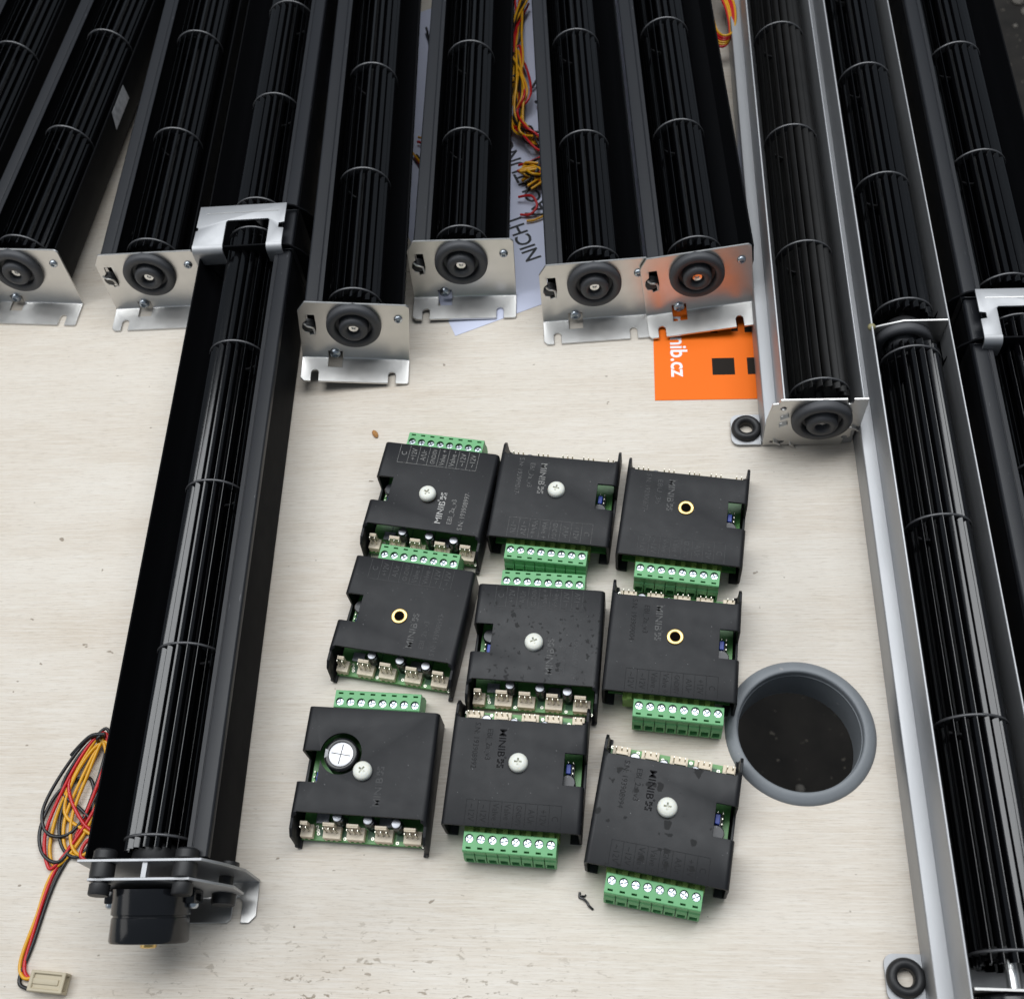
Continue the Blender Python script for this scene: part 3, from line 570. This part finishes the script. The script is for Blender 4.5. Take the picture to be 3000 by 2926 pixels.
def lettering_mesh(serial, kind_code, what=('grid', 'logo', 'code', 'serial')):
    g_ = MB(); b_ = MB(); z = 20.06; th = .2
    x0, P_ = -21.8, 5.3
    if 'grid' in what:
        for i in range(9): g_.box(x0 + P_ * i - th / 2, x0 + P_ * i + th / 2, 13.0, 23.8, z, z + .02)
        g_.box(x0, x0 + 8 * P_, 12.8, 13.0 - .01, z, z + .02)
        for i, tx in enumerate(('C', '+12V', 'A/Ur', 'GND/0V', 'Valve +', 'Valve -', '~12V', '~12V')):
            wd = {'C': 2.2, '+12V': 7.2, 'A/Ur': 6.6, 'GND/0V': 9.2, 'Valve +': 9.6, 'Valve -': 9.6, '~12V': 7.8}[tx]
            put_text(g_, tx, 4.0 if tx != 'GND/0V' else 3.4, T((x0 + P_ * (i + .5) + 1.3, 18.6 - wd / 2, z)) @ RZ(90), wd)
    if 'logo' in what:
        put_text(b_, 'MINIB', 4.6, T((9.0, -20.4, z)) @ RZ(90), 13.2, .04)
        # emblem: square of small blocks and triangles
        ex, ey, q = 5.7, -6.2, .82
        for (i, j) in ((0, 0), (0, 1), (0, 3), (1, 0), (3, 0), (3, 1), (3, 3), (1, 3), (0, 4), (3, 4), (2, 4)): b_.box(ex + i * q + .06, ex + (i + 1) * q - .06, ey + j * q + .06, ey + (j + 1) * q - .06, z, z + .02)
        b_.prism([(ex + q, ey + q), (ex + 2 * q, ey + 2.2 * q), (ex + q, ey + 3 * q)], z, z + .02, 'z'); b_.prism([(ex + 3 * q, ey + q), (ex + 2.1 * q, ey + 2.1 * q), (ex + 3 * q, ey + 3 * q)], z, z + .02, 'z')
        b_.lathe([(.25, z), (.5, z), (.5, z + .02), (.25, z + .02)], 12, T((5.3, -7.0, 0)), closed=True)
    if 'code' in what: put_text(g_, kind_code, 3.6, T((14.6, -20.0, z)) @ RZ(90), 14.6)
    if 'serial' in what: put_text(g_, 'S.N: ' + serial, 3.6, T((20.6, -22.6, z)) @ RZ(90), 21.5)
    return g_.mesh('lettering'), b_.mesh('logo')
GM = 'control modules laid out in three rows of three'
def module(label, x, y, ang, flipped, serial, code, cover='cover_black', fixing='screw', text=('print_grey', 'print_bright'), cap=False, parts=('grid', 'logo', 'code', 'serial'), plug_shift=0.0):
    t = thing('control_module', label, 'control module', T((x, y, 0)) @ RZ(ang + (180 if flipped else 0)), GM)
    cv = obj('cover', COVER_CAP if cap else COVER, cover, t)
    lt, lg = lettering_mesh(serial, code, parts)
    obj('lettering', lt, text[0], cv); obj('logo', lg, text[1], cv)
    fx = (-.8, -4.8, 0)
    if fixing == 'rivet': obj('rivet_hole_shade', RSHADE, 'hole_shade', obj('rivet', RIVET, 'brass', t, fx))
    else:
        obj('nylon_screw', NSCREW, 'nylon', t, (fx[0], fx[1], .9 if fixing == 'washer' else 0), (0, 0, rnd.uniform(-.6, .6)))
        if fixing == 'washer': obj('washer', WASHER, 'brass', t, fx)
    bd = obj('circuit_board', BOARD, 'board_green', t)
    obj('trace', TRACES, 'solder_mask_dark', bd); obj('solder_pad', VIAS, 'pin_metal', bd)
    obj('header', HEADER, 'header_green', t)
    tm = obj('terminal_block', TERM, 'terminal_green', t, (plug_shift, 0, 0))
    for i in range(8): obj('screw', TSCREW, 'steel_screw', tm, (-20.6 + 5.15 * (i + .5), 29.0, 0), (0, 0, rnd.uniform(0, 3)))
    for cx, n in ((-25.6, 2), (-13.9, 3), (-2.9, 3), (10.15, 3), (23.4, 3)):
        cn = obj('connector', CONN[n], 'connector_cream', t, (cx, 0, 0))
        for q in range(n): obj('pin', PIN, 'pin_metal', cn, ((q - (n - 1) / 2) * 2.5 - .2, -29.8, 0))
    for cx, cy in ((-10.6, -24.6), (3.6, -25.0), (16.6, -25.8)):
        cp = obj('capacitor', CAPM, 'cap_sleeve', t, (cx, cy, 0)); obj('cap_top', CAPT, 'cap_top', cp)
    # chips behind the row, jumper block in the notch
    for cx in (-19.6, 9.8): obj('chip', MB().box(cx - 3.0, cx + 3.0, -25.6, -21.0, 3.25, 5.2).mesh('chip', bevel=.15, segs=1), 'cap_top', t)
    jm = obj('jumper_block', MB().box(-25.6, -21.8, -10, -3.4, 3.25, 8.2).mesh('jumper_block', bevel=.15, segs=1), 'cap_sleeve', t)
    obj('jumper', MB().box(-24.0, -21.9, -8.4, -4.0, 8.25, 12.2).mesh('jumper', bevel=.25, segs=1), 'jumper_blue', jm)
    for px_, py_ in ((-25.0, -9), (-25.0, -6.6), (-25.0, -4.2), (-22.8, -9.2)): obj('pin', PIN, 'pin_metal', jm, (px_, py_, -1.5))
    if not cap: obj('electrolytic', MB().lathe([(3.6, 3.25), (3.6, 12.4), (3.2, 12.9), (0, 12.9)], 24, T((-23.0, 0.2, 0))).mesh('electrolytic', sharp=50), 'cap_sleeve', t)
    else:
        e_ = obj('electrolytic', MB().lathe([(8.0, 3.25), (8.0, 17.9), (7.6, 18.6), (6.6, 18.9), (5.8, 18.7), (5.7, 18.2), (0, 18.2)], 48, T((-12.6, 2.9, 0))).mesh('electrolytic', sharp=60), 'cap_sleeve2', t)
        obj('cap_top', MB().lathe([(5.65, 18.25), (5.65, 18.4), (5.3, 18.5), (0, 18.5)], 40, T((-12.6, 2.9, 0))).mesh('cap_top', sharp=60), 'cap_silver', e_)
        cr_ = MB(); cr_.box(-4.6, 4.6, -.2, .2, 18.52, 18.54, T((-12.6, 2.9, 0)) @ RZ(-6)); cr_.box(-.2, .2, -4.6, -.21, 18.52, 18.54, T((-12.6, 2.9, 0)) @ RZ(-6)); cr_.box(-.2, .2, .21, 4.6, 18.52, 18.54, T((-12.6, 2.9, 0)) @ RZ(-6)); obj('score_line', cr_, 'print_mid', e_)
        mk = MB(); mk.prism([(-7.4, 2.0), (-5.9, 1.6), (-5.9, -1.4), (-7.4, -2.2)], 18.8, 19.0, 'z', T((-12.6, 2.9, 0))); obj('polarity_mark', mk, 'label_paper', e_)
    return t
mat('cap_sleeve2', (0.009, 0.009, 0.011), 0.25); mat('cap_silver', (0.50, 0.50, 0.52), 0.45, 1.0, var=.1, vscale=300)
DK = ('print_ghost', 'print_dark')
module('black module with legible pale lettering and a screw raised on a brass washer', -39.9, 306.7, -19.3, False, '193908997', 'EBI_2a_v3', fixing='washer')
module('black module with nylon screw between the legible module and an open brass rivet, back row', 20.9, 288.0, -17.4, True, '193909017', 'EBI_2a_v3', text=('print_mid', 'print_grey'))
module('black module with open brass rivet in the back row, in front of an aluminium tray', 82.8, 265.2, -18.4, True, '192806877', 'EBU_3b', fixing='rivet', text=('print_faint', 'print_mid'))
module('black module with open brass rivet and white connectors showing, beside the long motor blower', -61.2, 241.8, -19.8, False, '193908993', 'EBI_2a_v3', fixing='rivet', text=('print_faint', 'print_mid'))
module('stained black module with nylon screw in the very centre of the nine', .7, 216.3, -14.7, False, '193908990', 'EBI_2a_v3', cover='cover_spotted', text=('print_faint', 'print_mid'))
module('black module with open brass rivet whose terminal block touches the grey cable outlet', 62.5, 198.2, -16.6, True, '193909004', 'EBI_2a_v3', fixing='rivet', text=('print_ghost', 'print_mid'), plug_shift=-4.8)
module('black module with a large round capacitor in a hole of its cover', -85.7, 168.7, -13.5, False, '193908991', 'EBI_2a_v3', cap=True, text=('print_faint', 'print_faint'), parts=('logo',))
module('black module with dark stamped logo and nylon screw in the middle of the front row', -19.3, 151.2, -14.2, True, '193908992', 'EBI_2a_v3', text=DK)
module('blotched black module with nylon screw next to the grey cable outlet, front row', 41.4, 120.6, -20.5, True, '193908994', 'EBI_2a_v3', cover='cover_blotched', text=DK)

# ------------------------------------------------------------------ papers
# orange leaflet (table frame, x across, y along)
lf = thing('leaflet', 'orange leaflet with white web address and black squares, under two blowers', 'leaflet', TB)
obj('sheet', MB().box(19.9, 118.9, 360, 508, .10, .34).mesh('sheet'), 'card_orange', lf)
q = MB()
for x0, x1, y0, y1 in ((52.1, 64.4, 376.5, 388.0), (71.4, 83.7, 376.5, 388.0), (52.3, 56.1, 405.8, 412), (63.9, 67.7, 406.8, 413), (71.4, 83.7, 405.8, 417)):
    obj('printed_square', MB().box(x0, x1, y0, y1, .36, .39).mesh('printed_square'), 'card_black', lf)
tx = MB(); put_text(tx, 'nib.cz', 13.2, T((29.5, 403.6, .37)) @ RZ(-90), 28.1, .25); put_text(tx, 'mi', 13.2, T((29.5, 418.6, .37)) @ RZ(-90), 11.2, .25); obj('lettering', tx, 'card_white', lf)
# white sheet with German words
pm = T((-16.3, 418.3, 0)) @ RZ(13)
ps = thing('paper_sheet', 'white paper sheet printed with capital letters, lying under the blowers and wires', 'paper', pm)
sh = MB(); nx, ny = 14, 20
vs = []; fs = []
for layer, zz in ((0, .10), (1, .26)):
    for j in range(ny + 1):
        for i in range(nx + 1): vs.append((210 * i / nx, 285 * j / ny, zz))
n1 = (nx + 1) * (ny + 1)
for j in range(ny):
    for i in range(nx):
        a = j * (nx + 1) + i; fs.append((n1 + a, n1 + a + 1, n1 + a + nx + 2, n1 + a + nx + 1)); fs.append((a, a + nx + 1, a + nx + 2, a + 1))
sh.add(vs, fs); obj('sheet', sh.mesh('sheet'), 'paper', ps)
pi = pm.inverted(); a_ = pi @ Vector((41.0, 465.5, 0)); b_ = pi @ Vector((51.5, 503.5, 0))
lt = MB(); put_text(lt, 'NICHT', 14, T((a_.x + 1.5, a_.y, .28)) @ RZ(89), 40, .22); put_text(lt, 'ACHTUNG', 14, T((b_.x + 1.5, b_.y, .28)) @ RZ(89), 68, .22); obj('lettering', lt, 'ink', ps)

# ------------------------------------------------------------------ loose wire looms between the blowers
def loom(name, label, seed, pts, n, spread, zmax, plug=None, r=.8):
    base = Vector(pts[0]); t = thing(name, label, 'wires', T(base)); inv = T(base).inverted(); rr = random.Random(seed)
    for k in range(n):
        col = ('wire_red', 'wire_yellow', 'wire_black', 'wire_yellow')[k % 4]
        P_ = []
        for x, y, z in pts: P_.append((x + rr.uniform(-1, 1) * spread, y + rr.uniform(-1, 1) * spread * 1.2, max(.9, z * rr.uniform(.4, 1.3) + rr.uniform(0, 1) * zmax * .25)))
        wire(t, inv, P_, col, r)
    return t
lm = loom('wire_loom', 'tangle of red, yellow and black wires on the paper between two blowers', 11, [(66, 700, 6), (55, 655, 10), (50, 630, 8), (44, 618, 6), (52, 640, 9), (53, 602, 10), (44, 580, 8), (48, 566, 8), (58, 552, 9), (62, 536, 8), (50, 528, 9), (44, 534, 7), (56, 528, 8), (46, 522, 5)], 12, 5.5, 12)
inv = lm.matrix_world.copy(); inv.translation = inv.translation / S; inv = inv.inverted()
wire(lm, inv, [(40, 528, 5), (48, 526, 7), (57, 518, 6), (60, 508, 4), (55, 500, 3), (44, 496, 2), (38, 496, 2)], 'wire_yellow', .8)
wire(lm, inv, [(42, 530, 6), (52, 527, 8), (61, 516, 5), (60, 505, 3), (50, 499, 2.4), (38, 502, 2)], 'wire_black', .8)
wire(lm, inv, [(36, 515, 4), (44, 512, 6), (46, 504, 5), (41, 500, 3), (35, 502, 2)], 'wire_red', .8)
wire(lm, inv, [(40, 540, 6), (47, 538, 9), (58, 541, 9), (61, 535, 8), (54, 531, 9), (42, 533, 6)], 'wire_red', .8)
wire(lm, inv, [(40, 530, 10), (46, 529.4, 10.5), (53, 529.6, 10), (56, 530, 8)], 'wire_yellow', 1.0)
wire(lm, inv, [(40, 531.5, 10), (46, 531, 10.5), (52, 531.6, 10), (55, 533, 8)], 'wire_yellow', 1.0)
wire(lm, inv, [(62, 590, 3), (67, 596, 5), (71, 606, 6), (66, 618, 5), (60, 612, 3)], 'wire_black', .8)
wire(lm, inv, [(60, 597, 4), (64, 590, 6), (69, 584, 4), (68, 578, 2)], 'wire_black', 1.0, 'cable_tie')
lm2 = thing('wire_loom', 'small loop of red and yellow wires hanging against the aluminium tray', 'wires', T((190, 640, 0)))
inv2 = T((190, 640, 0)).inverted()
for k in range(6):
    o_ = (k - 2.5) * 1.3
    wire(lm2, inv2, [(180 + o_, 690, 18), (183 + o_, 660, 19 + k * .6), (183 + o_ * .8, 636, 17 + k * .6), (183 + o_ * .9, 616 + k, 14 + k * .5), (188 + o_ * .3, 608 + k * .8, 13 + k), (195 + o_ * .5, 615 + k * .5, 14 + k * .6), (199 + o_ * .8, 636, 17 + k * .5), (198 + o_, 660, 19 + k * .4), (196 + o_, 690, 20)], ('wire_red', 'wire_yellow', 'wire_yellow', 'wire_red', 'wire_red', 'wire_yellow')[k], .85)
lm3 = thing('wire_loom', 'few loose wires with a pale plug in the narrow gap beside the tilted blower', 'wires', T((-14, 600, 0)))
inv3 = T((-14, 600, 0)).inverted()
wire(lm3, inv3, [(-3, 690, 4), (0, 640, 5), (3, 620, 8), (0, 600, 7), (-8, 592, 4), (-16, 588, 2)], 'wire_black', .8)
wire(lm3, inv3, [(-20, 584, 3), (-10, 574, 6), (-2, 566, 7), (2, 562, 4)], 'wire_yellow', .8)
wire(lm3, inv3, [(-21, 580, 3), (-10, 570, 5), (-3, 564, 5), (2, 558, 3)], 'wire_red', .8)
wire(lm3, inv3, [(-24, 566, 3), (-18, 548, 4), (-14, 530, 3), (-13, 522, 2)], 'wire_red', .8); wire(lm3, inv3, [(-23, 568, 3), (-16, 550, 4), (-12.6, 532, 3), (-12, 522, 2)], 'wire_black', .8); wire(lm3, inv3, [(-25, 570, 3), (-19, 552, 5), (-14.6, 531, 3), (-14, 521, 2)], 'wire_yellow', .8)
obj('plug', MB().box(-4, 4, -8, 8, .4, 6).mesh('plug', bevel=.4), 'plug_cream', lm3, mw=inv3 @ T((-14, 512, 0)) @ RZ(-8))

# ------------------------------------------------------------------ crumbs on the table
cb = MB(); cb.lathe([(0, 0), (1.1, .1), (1.5, .8), (.9, 1.6), (0, 1.8)], 9, T((-68.7, 359.4, 0)) @ RZ(20) @ Matrix.Diagonal((1, 1.9, 1, 1))); cro = obj('crumb', cb.mesh('crumb'), 'crumb'); tag(cro, 'tiny orange brown crumb on bare table above the modules', 'crumb')
fl = thing('fluff', 'small black shred of fluff on the table in front of the modules', 'fluff', T((2.2, 95.9, 0)))
obj('strand', MB().tube([(-2.2, 4.2, .4), (-2.6, 2.2, .7), (-1.2, 1.2, .9), (.2, -.6, .7), (.8, -2.2, .8), (2.2, -3.8, .3)], .55, 7), 'wire_black', fl)
obj('strand', MB().tube([(-3.0, 2.0, .3), (-1.6, 2.4, 1.0), (-.4, 2.2, .5), (.2, 2.8, .3)], .4, 7), 'wire_black', fl)
